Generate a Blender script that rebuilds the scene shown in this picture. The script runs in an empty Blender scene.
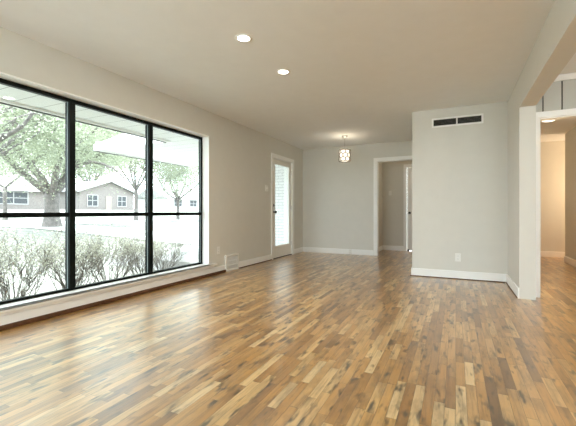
import bpy, bmesh, math, random
from mathutils import Vector, Matrix

# ------------------------------------------------------------------ camera, sky, exposure
S = bpy.context.scene
COL = S.collection
F_PX = 350.0
cam_d = bpy.data.cameras.new('camera'); cam_d.sensor_width = 36.0
cam_d.lens = F_PX / 576 * 36; cam_d.shift_y = -1.0 / 576; cam_d.clip_start = 0.02; cam_d.clip_end = 400
cam = bpy.data.objects.new('camera', cam_d); COL.objects.link(cam)
cam.location = (0, 0, 0.95); cam.rotation_euler = (math.radians(90), 0, math.radians(25.6))
S.camera = cam
S.view_settings.view_transform = 'Standard'; S.view_settings.look = 'None'
S.view_settings.exposure = 0.65; S.view_settings.gamma = 1.0
S.view_settings.use_curve_mapping = False
S.cycles.max_bounces = 14; S.cycles.diffuse_bounces = 9; S.cycles.transparent_max_bounces = 24
S.cycles.glossy_bounces = 6; S.cycles.caustics_reflective = False; S.cycles.caustics_refractive = False
S.cycles.sample_clamp_indirect = 6.0

W = bpy.data.worlds.new('overcast_sky'); S.world = W; W.use_nodes = True
bgn = W.node_tree.nodes['Background']
bgn.inputs['Color'].default_value = (0.80, 0.91, 1.0, 1)          # bright overcast sky
bgn.inputs['Strength'].default_value = 5.0
sun_d = bpy.data.lights.new('hazy_sun', 'SUN'); sun_d.energy = 10; sun_d.angle = math.radians(25); sun_d.color = (.95, .98, 1)
sun = bpy.data.objects.new('hazy_sun', sun_d); COL.objects.link(sun)
sun.rotation_euler = Vector((.22, .14, -.96)).to_track_quat('-Z', 'Y').to_euler()

def area(name, loc, rot, sx, sy, power, color=(1, 1, 1), portal=False, shape='RECTANGLE', spread=180):
    d = bpy.data.lights.new(name, 'AREA'); d.shape = shape; d.size = sx; d.size_y = sy
    d.energy = power; d.color = color; d.spread = math.radians(spread)
    d.cycles.is_portal = portal
    o = bpy.data.objects.new(name, d); COL.objects.link(o); o.location = loc; o.rotation_euler = rot
    return o
HP = math.pi / 2
area('picture_window_portal', (-3.53, 2.68, 1.12), (0, -HP, 0), 1.96, 2.98, 1, portal=True)
area('rear_window_portal', (-1.35, -1.73, 1.2), (HP, 0, 0), 3.5, 2.3, 1, portal=True)
area('entry_window_portal', (2.2, -1.73, 1.2), (HP, 0, 0), 2.2, 2.3, 1, portal=True)
area('door_glass_portal', (-3.42, 6.65, 1.1), (0, -HP, 0), 1.7, 0.68, 1, portal=True)

# ------------------------------------------------------------------ materials
def srgb(r, g, b):
    f = lambda c: (c/255/12.92 if c/255 <= .04045 else ((c/255+.055)/1.055)**2.4)
    return (f(r), f(g), f(b))

def mat(name, col, rough=.6, metal=0.0, var=.04, vscale=8, bump=0.0, bscale=200, spec=.5, trans=0.0):
    m = bpy.data.materials.new(name); m.use_nodes = True
    nt = m.node_tree; N = nt.nodes; L = nt.links; p = N['Principled BSDF']
    tc = N.new('ShaderNodeTexCoord'); nz = N.new('ShaderNodeTexNoise')
    nz.inputs['Scale'].default_value = vscale; nz.inputs['Detail'].default_value = 4
    L.new(tc.outputs['Object'], nz.inputs['Vector'])
    cr = N.new('ShaderNodeValToRGB')
    cr.color_ramp.elements[0].position = .3; cr.color_ramp.elements[1].position = .7
    cr.color_ramp.elements[0].color = (*[max(0, c*(1-var)) for c in col], 1)
    cr.color_ramp.elements[1].color = (*[min(1, c*(1+var)) for c in col], 1)
    L.new(nz.outputs['Fac'], cr.inputs['Fac']); L.new(cr.outputs['Color'], p.inputs['Base Color'])
    p.inputs['Roughness'].default_value = rough; p.inputs['Metallic'].default_value = metal
    p.inputs['Specular IOR Level'].default_value = spec
    if bump:
        b = N.new('ShaderNodeBump'); n2 = N.new('ShaderNodeTexNoise'); n2.inputs['Scale'].default_value = bscale
        L.new(tc.outputs['Object'], n2.inputs['Vector']); L.new(n2.outputs['Fac'], b.inputs['Height'])
        b.inputs['Strength'].default_value = bump; b.inputs['Distance'].default_value = .002
        L.new(b.outputs['Normal'], p.inputs['Normal'])
    if trans:
        t = N.new('ShaderNodeBsdfTranslucent'); L.new(cr.outputs['Color'], t.inputs['Color'])
        mx = N.new('ShaderNodeMixShader'); mx.inputs[0].default_value = trans
        L.new(p.outputs[0], mx.inputs[1]); L.new(t.outputs[0], mx.inputs[2])
        L.new(mx.outputs[0], N['Material Output'].inputs['Surface'])
    return m

def emis(name, col, strength):
    m = bpy.data.materials.new(name); m.use_nodes = True; p = m.node_tree.nodes['Principled BSDF']
    p.inputs['Base Color'].default_value = (.8, .8, .8, 1)
    p.inputs['Emission Color'].default_value = (*col, 1); p.inputs['Emission Strength'].default_value = strength
    return m

def glass(name):
    m = bpy.data.materials.new(name); m.use_nodes = True; nt = m.node_tree; N = nt.nodes; L = nt.links
    N.remove(N['Principled BSDF'])
    t = N.new('ShaderNodeBsdfTransparent'); t.inputs[0].default_value = (.95, .97, .96, 1)
    g = N.new('ShaderNodeBsdfGlossy'); g.inputs['Roughness'].default_value = .01
    lw = N.new('ShaderNodeLayerWeight'); lw.inputs['Blend'].default_value = .5
    pw = N.new('ShaderNodeMath'); pw.operation = 'POWER'; L.new(lw.outputs['Facing'], pw.inputs[0]); pw.inputs[1].default_value = 5
    fr = N.new('ShaderNodeMath'); fr.operation = 'MULTIPLY_ADD'; L.new(pw.outputs[0], fr.inputs[0]); fr.inputs[1].default_value = .5; fr.inputs[2].default_value = .02
    mx = N.new('ShaderNodeMixShader')
    L.new(fr.outputs[0], mx.inputs[0]); L.new(t.outputs[0], mx.inputs[1]); L.new(g.outputs[0], mx.inputs[2])
    L.new(mx.outputs[0], N['Material Output'].inputs['Surface'])
    return m

def wood_floor():
    m = bpy.data.materials.new('oak_strip_floor'); m.use_nodes = True; nt = m.node_tree; N = nt.nodes; L = nt.links
    p = N['Principled BSDF']
    def M(op, a, b=None, c=None):
        n = N.new('ShaderNodeMath'); n.operation = op
        for i, v in enumerate((a, b, c)):
            if v is None: continue
            if isinstance(v, (int, float)): n.inputs[i].default_value = v
            else: L.new(v, n.inputs[i])
        return n.outputs[0]
    def comb(a, b, c):
        n = N.new('ShaderNodeCombineXYZ')
        for i, v in enumerate((a, b, c)):
            if isinstance(v, (int, float)): n.inputs[i].default_value = v
            else: L.new(v, n.inputs[i])
        return n.outputs[0]
    def wn(v, dim='2D'):
        n = N.new('ShaderNodeTexWhiteNoise'); n.noise_dimensions = dim
        L.new(v, n.inputs['Vector']); return n
    def noise(v, scale, detail=3, rough=.5):
        n = N.new('ShaderNodeTexNoise'); n.inputs['Scale'].default_value = scale
        n.inputs['Detail'].default_value = detail; n.inputs['Roughness'].default_value = rough
        L.new(v, n.inputs['Vector']); return n.outputs['Fac']
    def ramp(v, stops):
        n = N.new('ShaderNodeValToRGB'); e = n.color_ramp.elements
        while len(e) < len(stops): e.new(.5)
        for k, (pos, c) in enumerate(stops):
            e[k].position = pos; e[k].color = (*c, 1)
        L.new(v, n.inputs['Fac']); return n.outputs['Color']
    def mixc(f, a, b, mode='MIX'):
        n = N.new('ShaderNodeMix'); n.data_type = 'RGBA'; n.blend_type = mode
        for s, v in (('Factor', f), ('A', a), ('B', b)):
            sk = [i for i in n.inputs if i.name == s and (i.type == 'RGBA' if s != 'Factor' else i.type == 'VALUE')][0]
            if isinstance(v, (int, float)): sk.default_value = v
            elif isinstance(v, tuple): sk.default_value = (*v, 1)
            else: L.new(v, sk)
        return [o for o in n.outputs if o.type == 'RGBA'][0]
    tc = N.new('ShaderNodeTexCoord'); sp = N.new('ShaderNodeSeparateXYZ'); L.new(tc.outputs['Object'], sp.inputs[0])
    x, y = sp.outputs[0], sp.outputs[1]
    WD = .049
    xr = M('DIVIDE', x, WD); row = M('FLOOR', xr); fx = M('FRACT', xr)
    r1 = wn(comb(row, 3.7, 0)); r1v = r1.outputs['Value']
    r2v = wn(comb(row, 91.3, 0)).outputs['Value']
    ln = M('MULTIPLY_ADD', r2v, .34, .27)
    y0 = M('MULTIPLY_ADD', r1v, 23.0, y)
    yy = M('DIVIDE', y0, ln)
    warp = noise(comb(M('MULTIPLY', row, 7.31), M('MULTIPLY', yy, .55), 0), 1.0, 1)
    yy = M('MULTIPLY_ADD', warp, 1.1, yy)
    pl = M('FLOOR', yy); fy = M('FRACT', yy)
    pid = wn(comb(row, pl, 0)); v = pid.outputs['Value']
    sc = N.new('ShaderNodeSeparateColor'); L.new(pid.outputs['Color'], sc.inputs[0])
    v2, v3 = sc.outputs[1], sc.outputs[2]
    # tone of each strip
    base = ramp(v, [(0.0, srgb(132, 94, 60)), (.08, srgb(168, 122, 77)), (.35, srgb(196, 147, 95)),
                    (.66, srgb(212, 167, 116)), (.88, srgb(226, 187, 138)), (1.0, srgb(236, 205, 162))])
    # long grain
    gx = comb(M('MULTIPLY_ADD', v2, 40.0, M('MULTIPLY', x, 60.0)), M('MULTIPLY_ADD', v3, 30.0, M('MULTIPLY', y, 3.2)), M('MULTIPLY', v, 11.0))
    grain = noise(gx, 1.0, 5, .62)
    gcol = ramp(grain, [(.30, (.47, .42, .37)), (.5, (1, 1, 1)), (.72, (1.12, 1.1, 1.06))])
    c = mixc(.75, base, gcol, 'MULTIPLY')
    # dark mineral streaks and knots
    kx = comb(M('MULTIPLY_ADD', v3, 17.0, M('MULTIPLY', x, 22.0)), M('MULTIPLY_ADD', v2, 13.0, M('MULTIPLY', y, 6.0)), M('MULTIPLY', v, 5.0))
    kn = noise(kx, 1.0, 2, .55)
    kf = ramp(kn, [(.565, (0, 0, 0)), (.70, (1, 1, 1))])
    bw = N.new('ShaderNodeRGBToBW'); L.new(kf, bw.inputs[0])
    c = mixc(M('MULTIPLY', bw.outputs[0], .9), c, srgb(58, 43, 32))
    mott = noise(comb(M('MULTIPLY_ADD', v, 31.0, M('MULTIPLY', x, 9.0)), M('MULTIPLY_ADD', v3, 19.0, M('MULTIPLY', y, 3.0)), v2), 1.0, 4, .6)
    c = mixc(.9, c, ramp(mott, [(.32, (.55, .52, .50)), (.5, (1, 1, 1)), (.7, (1.12, 1.1, 1.05))]), 'MULTIPLY')
    # broad wear tone
    bl = ramp(noise(tc.outputs['Object'], 1.1, 2), [(.3, (.9, .89, .88)), (.7, (1.07, 1.07, 1.07))])
    c = mixc(1.0, c, bl, 'MULTIPLY')
    # seams between strips
    ex = M('MINIMUM', fx, M('SUBTRACT', 1.0, fx)); ey = M('MULTIPLY', M('MINIMUM', fy, M('SUBTRACT', 1.0, fy)), 9.0)
    e = M('MINIMUM', ex, ey)
    seam = M('LESS_THAN', e, .028)
    c = mixc(M('MULTIPLY', seam, .45), c, srgb(60, 38, 22))
    hs = N.new('ShaderNodeHueSaturation'); hs.inputs['Saturation'].default_value = 1.12; hs.inputs['Value'].default_value = .86; hs.inputs['Hue'].default_value = .506
    L.new(c, hs.inputs['Color']); L.new(hs.outputs[0], p.inputs['Base Color'])
    rg = M('MULTIPLY_ADD', v3, .05, .275); rg = M('MULTIPLY_ADD', grain, .03, rg)
    L.new(rg, p.inputs['Roughness'])
    p.inputs['Specular IOR Level'].default_value = .6
    p.inputs['Coat Weight'].default_value = 1.0; p.inputs['Coat Roughness'].default_value = .17; p.inputs['Coat IOR'].default_value = 2.0
    L.new(rg, p.inputs['Coat Roughness'])
    h = M('MULTIPLY', M('MULTIPLY', M('SUBTRACT', fx, .5), M('SUBTRACT', v2, .5)), WD * .018)
    h = M('MULTIPLY_ADD', seam, -.0004, h)
    h = M('MULTIPLY_ADD', noise(comb(M('MULTIPLY', x, 8.0), M('MULTIPLY', y, 1.5), 0), 1.0, 2), .0006, h)
    b = N.new('ShaderNodeBump'); b.inputs['Strength'].default_value = 1.0; b.inputs['Distance'].default_value = 1.0
    L.new(h, b.inputs['Height']); L.new(b.outputs['Normal'], p.inputs['Normal']); L.new(b.outputs['Normal'], p.inputs['Coat Normal'])
    return m

def lines_mat(name, col, line, axis, pitch, frac, rough=.6):
    """surface with regular board joints across one axis"""
    m = mat(name, col, rough); nt = m.node_tree; N = nt.nodes; L = nt.links; p = N['Principled BSDF']
    tc = N.new('ShaderNodeTexCoord'); sp = N.new('ShaderNodeSeparateXYZ'); L.new(tc.outputs['Object'], sp.inputs[0])
    d = N.new('ShaderNodeMath'); d.operation = 'DIVIDE'; L.new(sp.outputs[axis], d.inputs[0]); d.inputs[1].default_value = pitch
    f = N.new('ShaderNodeMath'); f.operation = 'FRACT'; L.new(d.outputs[0], f.inputs[0])
    l = N.new('ShaderNodeMath'); l.operation = 'LESS_THAN'; L.new(f.outputs[0], l.inputs[0]); l.inputs[1].default_value = frac
    mx = N.new('ShaderNodeMix'); mx.data_type = 'RGBA'
    L.new(l.outputs[0], mx.inputs[0]); mx.inputs[6].default_value = (*col, 1); mx.inputs[7].default_value = (*line, 1)
    L.new(mx.outputs[2], p.inputs['Base Color'])
    return m

def brick_mat(name, c1, c2, mortar, axis_swap):
    m = bpy.data.materials.new(name); m.use_nodes = True; nt = m.node_tree; N = nt.nodes; L = nt.links; p = N['Principled BSDF']
    tc = N.new('ShaderNodeTexCoord'); sp = N.new('ShaderNodeSeparateXYZ'); cb = N.new('ShaderNodeCombineXYZ')
    L.new(tc.outputs['Object'], sp.inputs[0])
    L.new(sp.outputs[axis_swap], cb.inputs[0]); L.new(sp.outputs[2], cb.inputs[1])
    b = N.new('ShaderNodeTexBrick'); L.new(cb.outputs[0], b.inputs['Vector'])
    b.inputs['Color1'].default_value = (*c1, 1); b.inputs['Color2'].default_value = (*c2, 1); b.inputs['Mortar'].default_value = (*mortar, 1)
    b.inputs['Scale'].default_value = 1.0; b.inputs['Brick Width'].default_value = .2; b.inputs['Row Height'].default_value = .075
    b.inputs['Mortar Size'].default_value = .006
    L.new(b.outputs['Color'], p.inputs['Base Color']); p.inputs['Roughness'].default_value = .85
    bp = N.new('ShaderNodeBump'); bp.invert = True; bp.inputs['Distance'].default_value = .008; L.new(b.outputs['Fac'], bp.inputs['Height'])
    L.new(bp.outputs[0], p.inputs['Normal'])
    return m

PAINT = mat('greige_wall_paint', (.655, .64, .585), .75, var=.012, bump=.15, bscale=160, spec=.3)
CEIL = mat('ceiling_paint', (.80, .815, .81), .85, var=.012, bump=.2, bscale=120, spec=.2)
TRIM = mat('white_trim_paint', (.86, .855, .83), .4, var=.01)
DOORW = mat('door_paint', (.82, .81, .77), .45, var=.01)
FLOOR = wood_floor()
SHOE_STRIP = mat('stained_shoe_and_strip', srgb(88, 54, 30), .45, var=.3, vscale=20)
BLACK = mat('black_window_metal', (.002, .0045, .0035), .45, var=.2, spec=.15)
GLASS = glass('clear_glass')
DARKM = mat('dark_bronze_metal', (.03, .026, .022), .35, metal=.6)
STEEL = mat('brushed_nickel', (.55, .53, .5), .3, metal=.9)
PLATE = mat('white_plastic', (.78, .77, .73), .35, var=.01)
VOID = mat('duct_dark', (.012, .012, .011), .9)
LOUV = mat('vent_louver_grey', (.22, .22, .21), .6)
RUBBER = mat('black_rubber', (.015, .015, .015), .7)

# ------------------------------------------------------------------ mesh helpers
class MB:
    def __init__(s): s.v = []; s.f = []
    def box(s, x0, x1, y0, y1, z0, z1, rot=None, piv=None):
        b = len(s.v)
        P = [Vector(p) for p in ((x0,y0,z0),(x1,y0,z0),(x1,y1,z0),(x0,y1,z0),(x0,y0,z1),(x1,y0,z1),(x1,y1,z1),(x0,y1,z1))]
        if rot is not None:
            c = Vector(piv) if piv else sum(P, Vector()) / 8
            P = [rot @ (p - c) + c for p in P]
        s.v += [tuple(p) for p in P]
        s.f += [tuple(b+i for i in q) for q in ((0,3,2,1),(4,5,6,7),(0,1,5,4),(1,2,6,5),(2,3,7,6),(3,0,4,7))]
        return s
    def lathe(s, prof, c=(0,0,0), axis='Z', n=24, cap=True):
        b = len(s.v); m = len(prof)
        for (r, h) in prof:
            for k in range(n):
                a = 2*math.pi*k/n; ca, sa = r*math.cos(a), r*math.sin(a)
                q = {'Z': (ca, sa, h), 'X': (h, ca, sa), 'Y': (sa, h, ca)}[axis]
                s.v.append((c[0]+q[0], c[1]+q[1], c[2]+q[2]))
        for i in range(m-1):
            for k in range(n):
                s.f.append((b+i*n+k, b+i*n+(k+1)%n, b+(i+1)*n+(k+1)%n, b+(i+1)*n+k))
        if cap:
            s.f.append(tuple(b+k for k in reversed(range(n)))); s.f.append(tuple(b+(m-1)*n+k for k in range(n)))
        return s
    def tube(s, pts, rad, n=6):
        pts = [Vector(p) for p in pts]; b = len(s.v)
        if not isinstance(rad, (list, tuple)): rad = [rad]*len(pts)
        up = Vector((0, 0, 1)); prev = None
        for i, p in enumerate(pts):
            d = (pts[min(i+1, len(pts)-1)] - pts[max(i-1, 0)]).normalized()
            u = prev if prev is not None else (up if abs(d.z) < .9 else Vector((1, 0, 0)))
            u = (u - d*u.dot(d)); u = u.normalized() if u.length > 1e-5 else d.orthogonal().normalized()
            prev = u; w = d.cross(u)
            for k in range(n):
                a = 2*math.pi*k/n; s.v.append(tuple(p + (u*math.cos(a) + w*math.sin(a))*rad[i]))
        for i in range(len(pts)-1):
            for k in range(n):
                s.f.append((b+i*n+k, b+i*n+(k+1)%n, b+(i+1)*n+(k+1)%n, b+(i+1)*n+k))
        s.f.append(tuple(b+k for k in reversed(range(n)))); e = b+(len(pts)-1)*n; s.f.append(tuple(e+k for k in range(n)))
        return s
    def torus(s, c, nrm, R, r, n=14, k=5):
        c = Vector(c); nrm = Vector(nrm).normalized(); u = nrm.orthogonal().normalized(); w = nrm.cross(u)
        b = len(s.v)
        for i in range(n):
            a = 2*math.pi*i/n; d = u*math.cos(a) + w*math.sin(a)
            for j in range(k):
                t = 2*math.pi*j/k; s.v.append(tuple(c + d*(R + r*math.cos(t)) + nrm*r*math.sin(t)))
        for i in range(n):
            for j in range(k):
                s.f.append((b+i*k+j, b+((i+1)%n)*k+j, b+((i+1)%n)*k+(j+1)%k, b+i*k+(j+1)%k))
        return s
    def leaf(s, p, d, up, ln, wd):
        p = Vector(p); d = Vector(d).normalized(); up = Vector(up); w = d.cross(up)
        w = w.normalized() if w.length > 1e-4 else d.orthogonal().normalized()
        b = len(s.v)
        s.v += [tuple(q) for q in (p, p + d*ln*.5 + w*wd*.5, p + d*ln, p + d*ln*.5 - w*wd*.5)]
        s.f.append((b, b+1, b+2, b+3)); return s
    def prism(s, poly, x0, x1):          # polygon in (y, z) extruded along x
        b = len(s.v); n = len(poly)
        s.v += [(x0, y, z) for y, z in poly] + [(x1, y, z) for y, z in poly]
        s.f.append(tuple(b+i for i in range(n))[::-1]); s.f.append(tuple(b+n+i for i in range(n)))
        for i in range(n): s.f.append((b+i, b+(i+1)%n, b+n+(i+1)%n, b+n+i))
        return s
    def build(s, name, m, parent=None, loc=None, bevel=0, smooth=False, kind=None):
        me = bpy.data.meshes.new(name)
        L = Vector(loc) if loc else Vector((0, 0, 0))
        me.from_pydata([tuple(Vector(v) - L) for v in s.v] if loc else s.v, [], s.f)
        me.materials.append(m)
        if smooth: me.polygons.foreach_set('use_smooth', [True]*len(me.polygons))
        me.update()
        bm = bmesh.new(); bm.from_mesh(me)
        if len(s.f) < 4000: bmesh.ops.recalc_face_normals(bm, faces=bm.faces)
        bm.to_mesh(me); bm.free()
        o = bpy.data.objects.new(name, me); COL.objects.link(o)
        if parent:
            o.parent = parent
        o.location = L
        if bevel:
            b = o.modifiers.new('bevel', 'BEVEL'); b.width = bevel; b.segments = 2; b.limit_method = 'ANGLE'
        if kind: o['kind'] = kind
        return o

def tag(o, label, cat, group=None):
    o['label'] = label; o['category'] = cat
    if group: o['group'] = group
    return o

def empty(name, loc, rz=0):
    o = bpy.data.objects.new(name, None); COL.objects.link(o); o.location = loc; o.rotation_euler = (0, 0, rz)
    o.empty_display_size = .05
    return o

def copy_thing(src, loc, label, rz=None, scale=None):
    r = src.copy(); COL.objects.link(r); r.location = loc; r['label'] = label
    if rz is not None: r.rotation_euler = (0, 0, rz)
    if scale: r.scale = scale
    for ch in list(src.children):
        c = ch.copy(); COL.objects.link(c); c.parent = r
        for g in list(ch.children):
            d = g.copy(); COL.objects.link(d); d.parent = c
    return r

def struct(mb, name, m, **k): return mb.build(name, m, kind='structure', **k)

# ------------------------------------------------------------------ room shell
H = 2.44; XL = -3.3; YB = 7.70; YC = 5.52; XC = -.586; XR = .63; XR2 = .78; YJ = 4.56; YR = -1.5; YE = 4.72
WY0, WY1, WZ0, WZ1 = 1.20, 4.18, .165, 2.078       # picture window opening
DY0, DY1, DZ = 6.18, 7.11, 2.05                     # front door opening

struct(MB().box(XL-.2, 3.8, YR-.2, 9.3, -.12, 0), 'floor', FLOOR)
struct(MB().box(XL-.2, 3.8, YR-.2, 9.3, H, H+.12), 'ceiling', CEIL)

w = MB()
w.box(XL-.2, XL, YR-.2, WY0, 0, H); w.box(XL-.2, XL, WY0, WY1, 0, WZ0); w.box(XL-.2, XL, WY0, WY1, WZ1, H)
w.box(XL-.2, XL, WY1, DY0, 0, H); w.box(XL-.2, XL, DY0, DY1, DZ, H); w.box(XL-.2, XL, DY1, YB+.12, 0, H)
struct(w, 'wall_left', PAINT)
BX0, BX1, BZ = -1.54, -.74, 2.05                    # back doorway
w = MB().box(XL, BX0, YB, YB+.12, 0, H).box(BX0, BX1, YB, YB+.12, BZ, H).box(BX1, XC, YB, YB+.12, 0, H)
struct(w, 'wall_back', PAINT)
w = MB().box(XC, XR, YC, YC+.12, 0, H).box(XC, XC+.12, YC+.12, YB+.12, 0, H)
struct(w, 'wall_closet', PAINT)
w = MB().box(XR, XR2, YJ, YC+.12, 0, H).box(XR, XR2, 1.2, YJ, 2.10, H).box(XR, XR2, YR, 1.2, 0, H)
struct(w, 'wall_right', PAINT)
# rear wall (behind the camera) with two unseen windows added for daylight
w = MB().box(XL, -3.1, YR-.2, YR, 0, H).box(-3.1, .4, YR-.2, YR, 0, .05).box(-3.1, .4, YR-.2, YR, 2.35, H)
w.box(.4, 1.1, YR-.2, YR, 0, H).box(1.1, 3.3, YR-.2, YR, 0, .05).box(1.1, 3.3, YR-.2, YR, 2.35, H).box(3.3, 3.8, YR-.2, YR, 0, H)
struct(w, 'wall_rear', PAINT)
# entry area on the right and the hallway behind its doorway
EX0, EX1, EZ = .838, 1.75, 1.995
w = MB().box(XR2, EX0, YE, YE+.12, 0, H).box(EX0, EX1, YE, YE+.12, EZ, H).box(EX1, 3.6, YE, YE+.12, 0, H)
struct(w, 'wall_entry', PAINT)
struct(MB().box(3.6, 3.8, YR, YE+.12, 0, H), 'wall_entry_right', PAINT)
HX = 1.88; HY = 9.08; HC = 8.30
struct(MB().box(HX, HX+.12, YE+.12, HC, 0, H).box(HX+.12, 3.6, HC-.12, HC, 0, H).box(3.5, 3.6, HC, HY, 0, H), 'wall_hallway_right', PAINT)
struct(MB().box(.66, 3.6, HY, HY+.12, 0, H), 'wall_hallway_back', PAINT)
struct(MB().box(.66, XR2, YC+.12, HY, 0, H), 'wall_hallway_left', PAINT)
# inner hall behind the back doorway
IY = 8.95; IX = -1.66
struct(MB().box(IX-.1, IX, YB+.12, IY+.1, 0, H), 'wall_hall_left', PAINT)
struct(MB().box(IX, -1.08, IY, IY+.1, 0, H).box(-1.08, -.30, IY, IY+.1, 2.04, H).box(-.30, .66, IY, IY+.1, 0, H), 'wall_hall_back', PAINT)
struct(MB().box(.55, .66, YB+.12, IY, 0, H), 'wall_hall_right', PAINT)

# baseboards
BH, BT = .115, .016
def base(name, x0, x1, y0, y1): return struct(MB().box(x0, x1, y0, y1, 0, BH), name, TRIM, bevel=.004)
struct(MB().box(XL, XL+BT, YR, 4.56, 0, BH).box(XL, XL+BT, 4.93, DY0-.08, 0, BH).box(XL, XL+BT, DY1+.08, YB, 0, BH), 'baseboard_left', TRIM, bevel=.004)
struct(MB().box(XL+BT, BX0-.08, YB-BT, YB, 0, BH), 'baseboard_back', TRIM, bevel=.004)
struct(MB().box(XC-BT, XR-BT, YC-BT, YC, 0, BH).box(XC-BT, XC, YC, YB-.025, 0, BH), 'baseboard_closet', TRIM, bevel=.004)
struct(MB().box(XR-BT, XR, YJ, YC, 0, BH), 'baseboard_right', TRIM, bevel=.004)
struct(MB().box(XR2, 3.5, HY-BT, HY, 0, BH), 'baseboard_hallway_back', TRIM, bevel=.004)
struct(MB().box(HX-BT, HX, YE+.14, HC+BT, 0, BH).box(HX, 3.5, HC, HC+BT, 0, BH), 'baseboard_hallway_right', TRIM, bevel=.004)
struct(MB().box(IX, -1.152, IY-BT, IY, 0, BH), 'baseboard_hall_back', TRIM, bevel=.004)
struct(MB().box(IX, IX+BT, YB+.14, IY-BT, 0, BH), 'baseboard_hall_left', TRIM, bevel=.004)
# stained quarter-round on the left wall, thin dark strips along the other baseboards
def foot_strip(mb, name): struct(mb, name, SHOE_STRIP, bevel=.006)
foot_strip(MB().box(XL+BT, XL+BT+.018, YR, 4.56, 0, .042).box(XL+BT, XL+BT+.012, 4.93, DY0-.08, 0, .016), 'trim_1')
foot_strip(MB().box(XC-BT-.01, XR-BT-.01, YC-BT-.01, YC-BT, 0, .012), 'trim_2')  # thin dark strip along the foot of the closet baseboard
foot_strip(MB().box(XR-BT-.01, XR-BT, YJ, YC-BT-.01, 0, .012), 'trim_3')  # thin dark strip along the foot of the right baseboard

# ------------------------------------------------------------------ picture window
FX0, FX1 = XL-.165, XL-.115       # black frame depth
f = MB(); fw = .042
f.box(FX0, FX1, WY0, WY1, WZ1-.05, WZ1-.012); f.box(FX0, FX1, WY0, WY1, WZ0, WZ0+.035)
f.box(FX0, FX1, WY0+.012, WY0+.012+fw, WZ0+.035, WZ1-.05); f.box(FX0, FX1, WY1-.012-fw*.7, WY1-.012, WZ0+.035, WZ1-.05)
MUL = (2.193, 3.180)
for my in MUL: f.box(FX0-.01, FX1+.012, my-.03, my+.03, WZ0+.035, WZ1-.05)
edges = [WY0+.012+fw, MUL[0]-.03, MUL[0]+.03, MUL[1]-.03, MUL[1]+.03, WY1-.012-fw*.7]
for a, b in ((0, 1), (2, 3), (4, 5)):
    f.box(FX0, FX1, edges[a], edges[b], .902, .945)
win = struct(f, 'window_1', BLACK, bevel=.004)
g = MB()
for a, b in ((0, 1), (2, 3), (4, 5)):
    for z0, z1 in ((WZ0+.035, .902), (.945, WZ1-.05)):
        g.box(FX0+.022, FX0+.027, edges[a]-.004, edges[b]+.004, z0-.004, z1+.004)
g.build('glass_panes', GLASS, win)
b = MB()
for a, bb in ((0, 1), (2, 3), (4, 5)):            # bare metal inner beads
    for z0, z1 in ((WZ0+.035, .902), (.945, WZ1-.05)):
        b.box(FX1-.02, FX1-.012, edges[a], edges[a]+.006, z0, z1); b.box(FX1-.02, FX1-.012, edges[bb]-.006, edges[bb], z0, z1)
b.build('glazing_bead', mat('teal_grey_bead', (.22, .27, .27), .4), win)
t = MB()
t.box(XL-.115, XL+.002, WY1-.012, WY1, WZ0, WZ1); t.box(XL-.115, XL+.002, WY0, WY0+.012, WZ0, WZ1); t.box(XL-.115, XL+.002, WY0+.012, WY1-.012, WZ1-.012, WZ1)
t.build('jamb_liner', TRIM, win)
MB().box(XL-.115, XL+.055, WY0+.001, WY1-.001, WZ0-.004, WZ0+.012).box(XL+.001, XL+.055, WY0-.1, WY1+.13, WZ0-.016, WZ0+.012).build('sill', TRIM, win, bevel=.004)
MB().box(XL+.001, XL+.022, WY0-.07, WY1+.10, BH+.002, WZ0-.016).build('apron', TRIM, win, bevel=.003)

# unseen rear windows (behind the camera), added and sized to daylight the room
for n, (a, b) in ((2, (-3.1, .4)), (3, (1.1, 3.3))):
    r = MB(); y0, y1 = YR-.14, YR-.09
    r.box(a, b, y0, y1, .05, .10).box(a, b, y0, y1, 2.30, 2.35).box(a, a+.05, y0, y1, .10, 2.3).box(b-.05, b, y0, y1, .1, 2.3)
    mid = (a+b)/2; r.box(mid-.03, mid+.03, y0, y1, .1, 2.3)
    o = struct(r, 'window_%d' % n, TRIM)
    MB().box(a+.05, mid-.03, y0+.02, y0+.025, .1, 2.3).box(mid+.03, b-.05, y0+.02, y0+.025, .1, 2.3).build('glass_panes', GLASS, o)

# ------------------------------------------------------------------ front door
d = MB(); dx0, dx1 = XL-.07, XL-.028
gy0, gy1, gz0, gz1 = 6.325, 6.985, .255, 1.935
d.box(dx0, dx1, DY0+.012, gy0, .012, 2.035).box(dx0, dx1, gy1, DY1-.012, .012, 2.035)
d.box(dx0, dx1, gy0, gy1, .012, gz0).box(dx0, dx1, gy0, gy1, gz1, 2.035)
door = struct(d, 'door_1', DOORW)
gb = MB(); q = .022
gb.box(dx1, dx1+.01, gy0-q, gy1+q, gz1, gz1+q).box(dx1, dx1+.01, gy0-q, gy1+q, gz0-q, gz0).box(dx1, dx1+.01, gy0-q, gy0, gz0, gz1).box(dx1, dx1+.01, gy1, gy1+q, gz0, gz1)
gb.build('glazing_bead', DOORW, door, bevel=.003)
MB().box(dx0+.018, dx0+.024, gy0-.004, gy1+.004, gz0-.004, gz1+.004).build('glass_panes', GLASS, door)
hy = DY0+.07
MB().lathe([(.026, 0), (.026, .008), (.012, .012), (.012, .045), (.024, .05), (.028, .062), (.022, .074), (.008, .078)], (dx1, hy, .95), 'X', 16).build('door_knob', DARKM, door, smooth=True)
MB().lathe([(.027, 0), (.027, .01), (.02, .018)], (dx1, hy, 1.085), 'X', 16).box(dx1+.018, dx1+.03, hy-.014, hy+.014, 1.08, 1.09).build('deadbolt', DARKM, door)
for hz in (.25, 1.05, 1.82):
    MB().lathe([(.007, -.045), (.007, .045)], (dx1+.006, DY1-.012, hz), 'Z', 8).build('hinge', STEEL, door)
c = MB()
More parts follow.
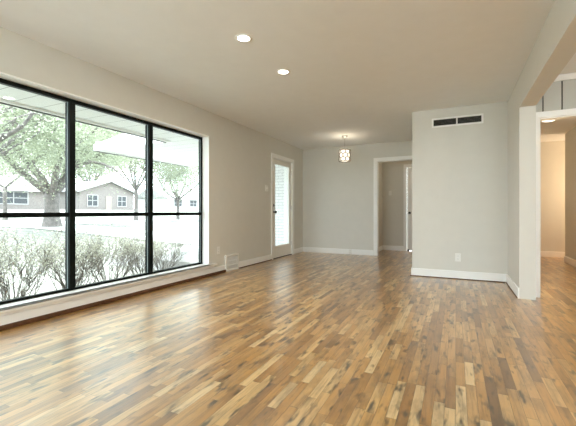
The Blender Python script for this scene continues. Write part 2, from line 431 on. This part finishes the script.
c.box(XL, XL+.016, DY0-.075, DY0, 0, DZ).box(XL, XL+.016, DY1, DY1+.075, 0, DZ).box(XL, XL+.016, DY0-.075, DY1+.075, DZ, DZ+.075)
c.box(XL-.2, XL, DY0, DY0+.011, 0, DZ-.011).box(XL-.2, XL, DY1-.011, DY1, 0, DZ-.011).box(XL-.2, XL, DY0, DY1, DZ-.011, DZ)
c.build('door_casing', TRIM, door, bevel=.002)
MB().box(XL-.19, XL-.005, DY0+.011, DY1-.011, 0, .012).build('threshold', DARKM, door)

# back doorway casing (cased opening) and hall door
c = MB()
c.box(BX0-.075, BX0, YB-.018, YB, 0, BZ+.0).box(BX1, BX1+.075, YB-.018, YB, 0, BZ).box(BX0-.075, BX1+.075, YB-.018, YB, BZ, BZ+.075)
c.box(BX0, BX0+.014, YB, YB+.12, 0, BZ-.014).box(BX1-.014, BX1, YB, YB+.12, 0, BZ-.014).box(BX0, BX1, YB, YB+.12, BZ-.014, BZ)
c.box(BX0-.075, BX0, YB+.12, YB+.138, 0, BZ)
struct(c, 'trim_4', TRIM, bevel=.003)
d = MB().box(-1.07, -.31, IY+.02, IY+.06, .01, 2.03)
hd = struct(d, 'door_2', DOORW)
p = MB()
for (a, b, z0, z1) in ((-1.0, -.72, .2, .9), (-.66, -.38, .2, .9), (-1.0, -.72, 1.05, 1.9), (-.66, -.38, 1.05, 1.9)):
    p.box(a, b, IY+.014, IY+.02, z0, z1)
p.build('raised_panel', DOORW, hd, bevel=.004)
MB().lathe([(.028, 0), (.028, -.008), (.012, -.012), (.012, -.04), (.027, -.05), (.027, -.062), (.01, -.07)], (-1.01, IY+.02, .93), 'Y', 14).build('door_knob', DARKM, hd, smooth=True)
MB().box(-1.15, -1.08, IY-.016, IY, 0, 2.04).box(-.30, -.23, IY-.016, IY, 0, 2.04).box(-1.15, -.23, IY-.016, IY, 2.04, 2.11).build('door_casing', TRIM, hd, bevel=.002)

# entry doorway casing
c = MB()
c.box(EX0-.05, EX0, YE-.018, YE, 0, EZ).box(EX1, EX1+.065, YE-.018, YE, 0, EZ).box(EX0-.05, EX1+.065, YE-.018, YE, EZ, EZ+.065)
c.box(EX0, EX0+.012, YE, YE+.12, 0, EZ-.012).box(EX1-.012, EX1, YE, YE+.12, 0, EZ-.012).box(EX0, EX1, YE, YE+.12, EZ-.012, EZ)
struct(c, 'trim_5', TRIM, bevel=.003)
# painted board panelling above the doorway, dark joints between boards, crown strip on top
px = [XR2+.002, .871, 1.041, 1.211, 1.381, 1.551, 1.721, 1.891, 2.061, 2.231, 2.39]
pn = MB()
for a, b in zip(px[:-1], px[1:]): pn.box(a+.006, b-.006, YE-.014, YE, EZ+.066, 2.375)
struct(pn, 'trim_6', mat('grey_panel_paint', (.50, .50, .46), .6, var=.01), bevel=.002)
struct(MB().box(XR2+.002, 2.39, YE-.002, YE, EZ+.066, 2.375), 'trim_7', mat('panel_joint_shadow_gap', (.05, .042, .035), .9))
struct(MB().box(XR2+.002, 3.6, YE-.022, YE, 2.376, H), 'trim_8', TRIM, bevel=.004)

# ------------------------------------------------------------------ fixtures
GLOW = emis('warm_white_lamp', (1, .93, .82), 14)
def downlight():
    r = empty('recessed_light', (0, 0, 0))
    MB().lathe([(.076, 0), (.074, -.006), (.054, -.007), (.05, -.002)], (0, 0, 0), 'Z', 28, cap=False).build('trim_ring', TRIM, r, smooth=True)
    MB().lathe([(.05, -.002), (.03, -.003), (.001, -.0035)], (0, 0, 0), 'Z', 28).build('lens', GLOW, r)
    return r
rl = downlight(); rl.location = (-1.64, 2.54, H)
tag(rl, 'round recessed ceiling light nearer the camera and larger in view', 'ceiling light', 'recessed ceiling lights')
copy_thing(rl, (-1.65, 3.33, H), 'round recessed ceiling light farther from the camera, nearer the pendant')
for i, (lx, ly) in enumerate(((-1.64, 2.54), (-1.65, 3.33))):
    area('recessed_lamp_light', (lx, ly, H-.012), (0, 0, 0), .12, .12, 7, (1, .9, .75), shape='DISK')

# pendant
PX, PY = -1.96, 6.66
pl = empty('pendant_light', (PX, PY, H))
tag(pl, 'small drum pendant with looped ring shade glowing near the back wall', 'pendant light')
MB().lathe([(.005, -.045), (.02, -.04), (.058, -.014), (.062, 0)], (0, 0, 0), 'Z', 20).build('canopy', STEEL, pl, smooth=True)
MB().lathe([(.0045, -.27), (.0045, -.04)], (0, 0, 0), 'Z', 8).build('stem', STEEL, pl)
sh = MB(); R = .108; zb, zt = -.50, -.28
for zz in (zb, zt): sh.torus((0, 0, zz), (0, 0, 1), R, .006, 28, 6)
for rw in range(3):
    for k in range(8):
        a = 2*math.pi*(k + .5*(rw % 2))/8
        n = (math.cos(a), math.sin(a), 0); sh.torus((R*n[0], R*n[1], zb + .037 + .075*rw), n, .042, .006, 14, 5)
for k in range(3):
    a = 2*math.pi*k/3; sh.tube([(0, 0, zt+.01), (R*math.cos(a), R*math.sin(a), zt)], .003, 5)
shade = sh.build('shade', mat('pearl_metal', (.30, .26, .21), .4, metal=.3), pl, smooth=True)
MB().lathe([(.001, zb+.005), (.07, zb+.006), (.093, zb+.015), (.093, zt-.012), (.07, zt-.006), (.015, zt-.003)], (0, 0, 0), 'Z', 24).build('diffuser', emis('lit_diffuser', (1, .88, .7), .95), shade, smooth=True)
pd = bpy.data.lights.new('pendant_bulb_light', 'POINT'); pd.energy = 2.6; pd.color = (1, .84, .62); pd.shadow_soft_size = .03
po = bpy.data.objects.new('pendant_bulb_light', pd); COL.objects.link(po); po.location = (PX, PY, H-.262)

# hallway light
hl = empty('hallway_light', (1.30, 6.63, H))
tag(hl, 'glowing dome light on the hallway ceiling beyond the right doorway', 'ceiling light')
MB().lathe([(.13, 0), (.13, -.02), (.115, -.025)], (0, 0, 0), 'Z', 24).build('base_plate', STEEL, hl)
MB().lathe([(.115, -.025), (.11, -.05), (.08, -.075), (.04, -.087), (.001, -.09)], (0, 0, 0), 'Z', 24).build('dome', emis('lit_dome', (1, .9, .74), 2.6), hl, smooth=True)
pd = bpy.data.lights.new('hallway_fill_light', 'POINT'); pd.energy = 15; pd.color = (1, .74, .5); pd.shadow_soft_size = .1  # unseen light added behind the doorway header, apart from the dome
po = bpy.data.objects.new('hallway_fill_light', pd); COL.objects.link(po); po.location = (1.30, 5.05, H-.27)

def fill_lamp(name, loc, energy, color):  # added out-of-view point lights, no fixture modelled
    d = bpy.data.lights.new(name, 'POINT'); d.energy = energy; d.color = color; d.shadow_soft_size = .12
    o = bpy.data.objects.new(name, d); COL.objects.link(o); o.location = loc
fill_lamp('hallway_recess_fill', (2.75, 8.7, 1.5), 24, (1, .72, .47))  # unseen fill added to brighten the back of the hallway
fill_lamp('inner_hall_fill', (.1, 8.35, 2.15), 6.5, (1, .80, .56))  # unseen fill added to warm the hall behind the back doorway
fill_lamp('entry_fill', (2.5, 2.2, 2.15), 20, (1, .95, .88))  # unseen fill added to brighten the entry casing and jamb

# return air vent
vx0, vx1, vz0, vz1 = -.315, .345, 2.175, 2.31
ve = empty('return_air_vent', ((vx0+vx1)/2, YC, vz0))
tag(ve, 'long white framed air vent with dark louvers high on the wall', 'air vent')
cx = (vx0+vx1)/2
m = MB(); b = .024
m.box(vx0-cx, vx1-cx, -.012, 0, 0, b).box(vx0-cx, vx1-cx, -.012, 0, .135-b, .135).box(vx0-cx, vx0-cx+b, -.012, 0, b, .135-b).box(vx1-cx-b, vx1-cx, -.012, 0, b, .135-b)
m.box(-.009, .009, -.011, 0, b, .135-b)
m.build('frame', TRIM, ve, bevel=.003)
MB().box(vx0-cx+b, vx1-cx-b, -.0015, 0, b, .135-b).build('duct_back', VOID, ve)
for side in ((vx0-cx+b, -.009), (.009, vx1-cx-b)):
    for k in range(5):
        z = b + .009 + k*.0175
        MB().box(side[0], side[1], -.0085, -.0015, z, z+.0022, rot=Matrix.Rotation(.25, 3, 'X')).build('louver', LOUV, ve)

# wall register at the baseboard
ry0, ry1, rz1 = 4.565, 4.925, .262
re = empty('floor_register', (XL, (ry0+ry1)/2, .0))
tag(re, 'white metal heat register low on the left wall beside the window', 'register')
hw = (ry1-ry0)/2
m = MB(); b = .03; dp = .03
m.box(0, dp, -hw, hw, 0, b).box(0, dp, -hw, hw, rz1-b, rz1).box(0, dp, -hw, -hw+b, b, rz1-b).box(0, dp, hw-b, hw, b, rz1-b)
m.build('frame', PLATE, re, bevel=.005)
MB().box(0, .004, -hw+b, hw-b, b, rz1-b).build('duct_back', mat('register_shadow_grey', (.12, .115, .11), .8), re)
gr = MB()
for k in range(13):
    yy = -hw+b + (k+.5)*(2*hw-2*b)/13; gr.box(.012, .024, yy-.0035, yy+.0035, b, rz1-b)
for k in (1, 2): gr.box(.010, .022, -hw+b, hw-b, b+(rz1-2*b)*k/3-.005, b+(rz1-2*b)*k/3+.005)
gr.build('grille', PLATE, re)

# plates
def outlet(name, loc, rz, label, switch=False, wide=.072):
    r = empty(name, loc, rz); tag(r, label, 'light switch' if switch else 'outlet')
    h = .058
    MB().box(-wide/2, wide/2, -.006, 0, -h, h).build('cover_plate', PLATE, r, bevel=.003)
    if switch:
        n = 2 if wide > .09 else 1
        for k in range(n):
            xx = (k-(n-1)/2)*.046
            MB().box(xx-.006, xx+.006, -.014, -.006, -.012, .012, rot=Matrix.Rotation(.35, 3, 'X')).build('toggle', PLATE, r)
    else:
        for zz in (-.021, .021):
            q = MB().box(-.017, .017, -.0085, -.006, zz-.014, zz+.014).build('receptacle', PLATE, r, bevel=.003)
            MB().box(-.008, -.006, -.009, -.0085, zz-.004, zz+.006).box(.006, .008, -.009, -.0085, zz-.004, zz+.006).build('slot', RUBBER, q)
    return r
outlet('wall_outlet', (.028, YC, .305), 0, 'white outlet low on the wall under the long air vent')
outlet('wall_outlet', (XL, 4.40, .36), HP, 'pale outlet low on the left wall between window and register')
outlet('light_switch', (XL, 5.93, 1.41), HP, 'double switch plate on the left wall beside the glass door', True, .115)
outlet('light_switch', (-1.47, IY, 1.42), 0, 'small switch plate on the hall wall seen through the back doorway', True)
outlet('wall_outlet', (-2.13, YB-BT, .06), 0, 'tiny plate set in the back wall baseboard below the pendant')
ds = MB().lathe([(.02, 0), (.022, .03), (.018, .045), (.006, .05)], (-1.035, IY-.06, 0), 'Z', 14).build('door_stop', RUBBER, loc=(-1.035, IY-.06, 0), smooth=True)
tag(ds, 'small black rubber stop on the hall floor before the closed door', 'door stop')

# ------------------------------------------------------------------ outside
GRASS = mat('pale_dormant_lawn', (.20, .205, .175), .95, var=.3, vscale=3)
ASPH = mat('pale_concrete_street', (.5, .5, .48), .9, var=.06)
CONC = mat('porch_concrete', (.5, .49, .47), .85, var=.06)
SOFF = lines_mat('white_soffit_boards', (.74, .74, .73), (.30, .30, .29), 1, .30, .035)
FASC = mat('white_fascia', (.85, .85, .83), .5, var=.01)
GUT = mat('grey_drip_edge', (.10, .10, .10), .5)
BARK = mat('oak_bark', (.15, .135, .125), .95, var=.3, vscale=6, bump=.8, bscale=12)
TWIG = mat('grey_twig', (.16, .14, .125), .9, var=.3, vscale=5)
LEAF = mat('spring_leaf', (.33, .36, .255), .6, var=.3, vscale=.8, trans=.45)
LEAF2 = mat('pale_leaf', (.38, .41, .315), .6, var=.3, vscale=.9, trans=.45)
SLEAF = mat('shrub_leaf', (.36, .36, .28), .6, var=.35, vscale=7, trans=.4)
ROOF = mat('grey_shingle', (.30, .295, .29), .9, var=.15, vscale=2)
WPANE = mat('far_window_glass', (.05, .055, .06), .6)

prof = [(-3.5, -.25), (-9, -.2), (-17.5, .16), (-20, .18), (-26, .20), (-32, .45), (-44, 1.22), (-62, 1.5), (-110, 2.0)]
def gz(x):
    for (a, za), (b, zb_) in zip(prof, prof[1:]):
        if x <= a and x >= b: return za + (zb_-za)*(x-a)/(b-a)
    return prof[0][1] if x > -3.5 else prof[-1][1]
def strip(pairs, y0, y1, dz=0):
    m = MB(); n = len(pairs)
    ys = [y0 + (y1-y0)*k/12 for k in range(13)]
    for x, z in pairs:
        for y in ys: m.v.append((x, y, z+dz))
    for i in range(n-1):
        for k in range(12): m.f.append((i*13+k, i*13+k+1, (i+1)*13+k+1, (i+1)*13+k))
    return m
struct(strip([(30, -.25)] + prof, -40, 160), 'lawn', GRASS)
struct(MB().box(XL-.2, 8, -14, YR-.2, -.25, -.04), 'bounce_patio', mat('pale_bounce_concrete', (.76, .76, .75), .8, var=.04))  # unseen pale slab added to bounce daylight through the rear windows
struct(strip([(-20.5, gz(-20.5)), (-26.5, gz(-26.5)), (-27, gz(-27))], -40, 160, .03), 'street', ASPH)
struct(strip([(-6.9, gz(-6.9)), (-9, gz(-9)), (-17.5, gz(-17.5)), (-20.5, gz(-20.5))], 9.6, 12.6, .03), 'driveway', ASPH)
struct(MB().box(-7.0, XL-.2, 5.3, 8.0, -.25, -.03), 'porch_slab', CONC)

# eaves over the window and projecting porch roof
ZS = 2.30
struct(MB().box(-4.88, XL-.2, -3.4, 5.05, ZS, ZS+.05).box(-7.0, XL-.2, 5.05, 8.0, ZS, ZS+.05), 'soffit', SOFF)
fa = MB().box(-4.93, -4.88, -3.4, 5.0, ZS-.03, ZS+.17).box(-7.05, -4.88, 5.0, 5.05, ZS-.02, ZS+.10).box(-7.05, -7.0, 5.05, 8.0, ZS-.02, ZS+.17)
struct(fa, 'fascia', FASC)
struct(MB().box(-4.955, -4.93, -3.4, 4.97, ZS-.045, ZS-.02).box(-7.075, -7.05, 5.0, 8.0, ZS-.035, ZS-.01), 'drip_edge', GUT)
rf = MB()
def quad(m, *p):
    b = len(m.v); m.v += p; m.f.append(tuple(range(b, b+len(p))))
quad(rf, (-4.95, -3.4, ZS+.17), (-4.95, 6.5, ZS+.17), (.2, 6.5, 4.1), (.2, -3.4, 4.1))
quad(rf, (-7.05, 5.0, ZS+.10), (-7.05, 6.5, ZS+.9), (-2.5, 6.5, ZS+.9), (-3.4, 5.0, ZS+.10))
quad(rf, (-7.05, 6.5, ZS+.9), (-7.05, 8.0, ZS+.17), (-2.5, 8.0, ZS+.17), (-2.5, 6.5, ZS+.9))
quad(rf, (-7.05, 5.0, ZS+.10), (-7.05, 8.0, ZS+.17), (-7.05, 6.5, ZS+.9))
struct(rf, 'roof', ROOF)
WBRICK = brick_mat('white_painted_brick', (.80, .80, .79), (.86, .86, .85), (.58, .58, .58), 0)
struct(MB().box(-6.1, XL-.2, 8.0, 8.2, -.25, 2.6), 'wall_porch', WBRICK)

# trees ------------------------------------------------------
def cam_pt(u, zc):      # ground position under a bearing (used to space the trees along the street)
    t = (u-288)/F_PX; th = math.radians(25.6)
    return (zc*(t*math.cos(th)-math.sin(th)), zc*(math.cos(th)+t*math.sin(th)))

def make_tree(name, x, y, seed, trunk_h, r0, spread, height, nleaf, leaf_l, lm, label, lean=(0, 0), depth=4, nlimb=5, low=.35, limbs=()):
    rnd = random.Random(seed)
    z0 = gz(x)
    root = empty(name, (x, y, z0)); tag(root, label, 'tree', 'yard trees')
    wood = MB(); tips = []
    def branch(p, d, ln, r, lev):
        n = 4; pts = [p]; rr = [r]; q = p.copy(); dd = d.copy()
        for i in range(n):
            dd = (dd + Vector((rnd.uniform(-.25, .25), rnd.uniform(-.25, .25), rnd.uniform(-.12, .2)))).normalized()
            q = q + dd*ln/n; pts.append(q.copy()); rr.append(r*(1-.45*(i+1)/n))
            if lev >= 2: tips.append((q.copy(), dd.copy()))
        wood.tube(pts, rr, 8 if lev < 2 else 5)
        if lev >= depth: return
        for k in range(3 if lev < 2 else 2):
            i = rnd.choice((2, 3, 4)); a = rnd.uniform(0, 2*math.pi)
            nd = (dd*.7 + Vector((math.cos(a)*.8, math.sin(a)*.8, rnd.uniform(-.25, .45)))).normalized()
            branch(pts[i], nd, ln*rnd.uniform(.6, .8), rr[i]*.62, lev+1)
    top = Vector((lean[0], lean[1], trunk_h))
    pts = [Vector((0, 0, -.2)), Vector((0, 0, .12)), Vector((0, 0, .5)), top*.6 + Vector((.04, -.03, 0)), top]
    wood.tube(pts, [r0*1.5, r0*1.25, r0*1.0, r0*.9, r0*.95], 12)
    for k in range(nlimb):
        a = 2*math.pi*k/nlimb + rnd.uniform(-.3, .3)
        d = Vector((math.cos(a)*.75, math.sin(a)*.75, rnd.uniform(.45, 1.1))).normalized()
        branch(top - Vector((0, 0, r0*.4)), d, spread*rnd.uniform(.5, .7), r0*rnd.uniform(.45, .62), 1)
    for lp in limbs:
        q = [top - Vector((0, 0, .1))] + [Vector((a - root.location.x, b - root.location.y, c - z0)) for a, b, c in lp]
        wood.tube(q, [r0*.5] + [max(.018, .075 - .012*i) for i in range(len(lp))], 7)
        for i in range(2, len(q)):
            for _ in range(2):
                e = q[i] + Vector((rnd.uniform(-.5, .5), rnd.uniform(-.6, .6), rnd.uniform(-.5, .2)))
                wood.tube([q[i], (q[i]+e)/2 + Vector((0, 0, .08)), e], [.025, .018, .008], 5)
    wood.build('trunk', BARK, root, smooth=True)
    lf = MB()
    for _ in range(nleaf):
        q, dd = rnd.choice(tips)
        o = Vector((rnd.gauss(0, 1), rnd.gauss(0, 1), rnd.gauss(0, .8)))*spread*.15
        c = q + o
        if c.z < trunk_h*low + .6: c.z = trunk_h*low + .6 + rnd.random()*1.5
        d = Vector((rnd.uniform(-1, 1), rnd.uniform(-1, 1), rnd.uniform(-.9, .4)))
        u = Vector((rnd.uniform(-1, 1), rnd.uniform(-1, 1), rnd.uniform(-.3, 1)))
        lf.leaf(c, d, u, leaf_l*rnd.uniform(.7, 1.4), leaf_l*rnd.uniform(.45, .8))
    lf.build('crown', lm, root)
    return root

def ray_pt(u, v, zc): return (*cam_pt(u, zc), .95 + (212-v)*zc/F_PX)
x, y = cam_pt(52, 18)
make_tree('oak_tree', x, y, 3, 1.75, .36, 6.5, 9, 100000, .085, LEAF, 'big forked oak with a thick grey trunk behind the left pane', nlimb=5,
          limbs=[[ray_pt(72, 168, 17), ray_pt(90, 162, 15.5), ray_pt(100, 163, 15), ray_pt(113, 168, 14.5), ray_pt(124, 178, 14.3)]])
x, y = cam_pt(-48, 11)
make_tree('oak_tree', x, y, 8, 1.9, .2, 5.0, 7, 45000, .07, LEAF2, 'near leafy tree whose branches reach in at the left window edge', nlimb=6,
          limbs=[[ray_pt(-10, 146, 10.6), ray_pt(6, 136, 10.3), ray_pt(22, 127, 10), ray_pt(33, 113, 9.8)]])
x, y = cam_pt(136, 29)
make_tree('street_tree', x, y, 12, 2.6, .16, 6.0, 8, 26000, .12, LEAF, 'slim tree beside the gabled house seen through the middle pane', nlimb=5)
x, y = cam_pt(178, 33)
make_tree('street_tree', x, y, 21, 1.9, .15, 5.5, 7, 26000, .13, LEAF2, 'pale green tree behind the right pane', nlimb=6, low=.2)
x, y = cam_pt(90, 66)
make_tree('street_tree', x, y, 31, 4.5, .4, 11, 14, 9000, .5, LEAF2, 'tall pale tree rising behind the gabled house', nlimb=6)
x, y = cam_pt(20, 62)
make_tree('street_tree', x, y, 44, 4.5, .4, 11, 14, 9000, .5, LEAF, 'tall tree rising behind the house at the far left', nlimb=6)
x, y = cam_pt(5, 26)
make_tree('street_tree', x, y, 52, 2.4, .14, 4.5, 6, 5000, .2, LEAF2, 'thin trunked tree in front of the long house at far left', nlimb=4)

# hedge ------------------------------------------------------
def make_shrub(seed):
    rnd = random.Random(seed)
    root = empty('twiggy_shrub', (0, 0, 0))
    st = MB(); tips = []
    def br(p, d, ln, r, lev):
        q = p + d*ln*.5 + Vector((rnd.uniform(-.03, .03), rnd.uniform(-.03, .03), 0)); e = p + d*ln
        st.tube([p, q, e], [r, r*.8, r*.5], 4); tips.append(e); tips.append(q)
        if lev < 3:
            for _ in range(2 if lev else 3):
                nd = (d + Vector((rnd.uniform(-.8, .8), rnd.uniform(-.8, .8), rnd.uniform(-.1, .5)))).normalized()
                br(e if rnd.random() < .6 else q, nd, ln*rnd.uniform(.6, .85), r*.66, lev+1)
    for k in range(26):
        a = rnd.uniform(0, 2*math.pi); rr = rnd.uniform(0, .22)
        d = Vector((math.cos(a)*rnd.uniform(.1, .7), math.sin(a)*rnd.uniform(.1, .7), 1)).normalized()
        br(Vector((math.cos(a)*rr, math.sin(a)*rr, -.03)), d, rnd.uniform(.3, .42), .0065, 0)
    st.build('stems', TWIG, root)
    lf = MB()
    for _ in range(4200):
        q = rnd.choice(tips)
        if q.z < .45 and rnd.random() < .75: continue
        lf.leaf(q + Vector((rnd.gauss(0, .045), rnd.gauss(0, .045), rnd.gauss(0, .045))), Vector((rnd.uniform(-1, 1), rnd.uniform(-1, 1), rnd.uniform(-.6, .8))),
                Vector((rnd.uniform(-1, 1), rnd.uniform(-1, 1), 1)), rnd.uniform(.018, .036), rnd.uniform(.011, .02))
    lf.build('foliage', SLEAF, root)
    return root
place = [(-4.95, 1.75, 1.12), (-5.05, 2.5, 1.1), (-5.0, 3.2, 1.06), (-5.1, 3.9, 1.0), (-5.05, 4.55, .92), (-5.2, 5.2, .84)]
names = ['first', 'second', 'third', 'fourth', 'fifth', 'last']
A = make_shrub(5); B = make_shrub(9)
for i, (x, y, s) in enumerate(place):
    lab = {0: 'twiggy shrub nearest the camera, at the left end of the hedge outside', 5: 'low twiggy shrub at the right end of the hedge below the right pane'}.get(
        i, '%s twiggy shrub from the left end of the hedge outside the window' % names[i])
    src = (A, B)[i % 2]
    if i < 2:
        o = src; o.location = (x, y, gz(x)); o['label'] = lab
    else:
        o = copy_thing(src, (x, y, gz(x)), lab, rz=i*1.3)
    o.scale = (s, s*.95, s); o['category'] = 'shrub'; o['group'] = 'hedge shrubs outside the window'

# houses across the street ------------------------------------
HBR = brick_mat('far_house_brick', (.20, .17, .155), (.25, .22, .20), (.30, .28, .27), 1)
WHT = mat('white_house_siding', (.75, .75, .73), .7, var=.03)
FRW = mat('far_window_frame', (.38, .37, .36), .6)
def fwin(root, X, y0, y1, z0, z1):
    fr = MB().box(X, X+.10, y0-.12, y1+.12, z0-.12, z0).box(X, X+.1, y0-.12, y1+.12, z1, z1+.12).box(X, X+.1, y0-.12, y0, z0, z1).box(X, X+.1, y1, y1+.12, z0, z1)
    ym = (y0+y1)/2; fr.box(X+.02, X+.08, ym-.05, ym+.05, z0, z1)
    zm = (z0+z1)/2; fr.box(X+.02, X+.08, y0, y1, zm-.04, zm+.04)
    o = fr.build('window', FRW, root); MB().box(X, X+.04, y0, y1, z0, z1).build('pane', WPANE, o)
def house_long(loc, wl, label, wall_m, wins, dep=8, wh=2.5, rh=2.0):
    r = empty('house', loc); tag(r, label, 'house')
    MB().box(-dep, 0, -wl/2, wl/2, -.4, wh).build('wall', wall_m, r)
    m = MB(); e = .6; b = [(e, wh-.1), (-dep/2, wh+rh), (-dep-e, wh-.1)]
    for a, c in ((0, 1), (1, 2)):
        quad(m, (b[a][0], -wl/2-e, b[a][1]), (b[a][0], wl/2+e, b[a][1]), (b[c][0], wl/2+e-(0 if c != 1 else 0), b[c][1]), (b[c][0], -wl/2-e, b[c][1]))
    for s in (-1, 1): quad(m, (b[0][0], s*(wl/2+e), b[0][1]), (b[1][0], s*(wl/2+e), b[1][1]), (b[2][0], s*(wl/2+e), b[2][1]))
    m.build('roof', ROOF, r)
    MB().box(e, e+.06, -wl/2-e, wl/2+e, wh-.28, wh-.08).build('fascia', WHT, r)
    for q in wins: fwin(r, 0, *q)
    return r
house_long((-48, 22.6, gz(-48)), 10, 'long low house with grey roof at the far left across the street', HBR, [(-.4, 2.6, .7, 2.05), (-4, -2.4, .9, 2.0)])
house_long((-50, 56, gz(-50)), 11, 'pale house far off behind the right pane', WHT, [(-3.5, -1.5, .8, 2.0), (1, 3, .8, 2.0)])
gh = empty('house', (-48, 36.5, gz(-48))); tag(gh, 'brick house with a front gable behind the middle pane', 'house')
MB().prism([(-4.6, -.4), (4.6, -.4), (4.6, 2.7), (0, 4.3), (-4.6, 2.7)], -12, 0).build('wall', HBR, gh)
m = MB()
for s in (-1, 1):
    m.prism([(0, 4.35), (s*5.2, 2.54), (s*5.2, 2.74), (0, 4.58)], -12.4, .6)
m.build('roof', ROOF, gh)
m = MB()
for s in (-1, 1): m.prism([(0, 4.33), (s*5.25, 2.5), (s*5.25, 2.76), (0, 4.60)], .6, .68)
m.build('fascia', WHT, gh)
fwin(gh, 0, -3.4, -1.9, .6, 2.1); fwin(gh, 0, 1.6, 3.1, .6, 2.1)
MB().box(0, .08, -.5, .5, 0, 2.1).build('door', mat('far_door', (.3, .26, .22), .6), gh)
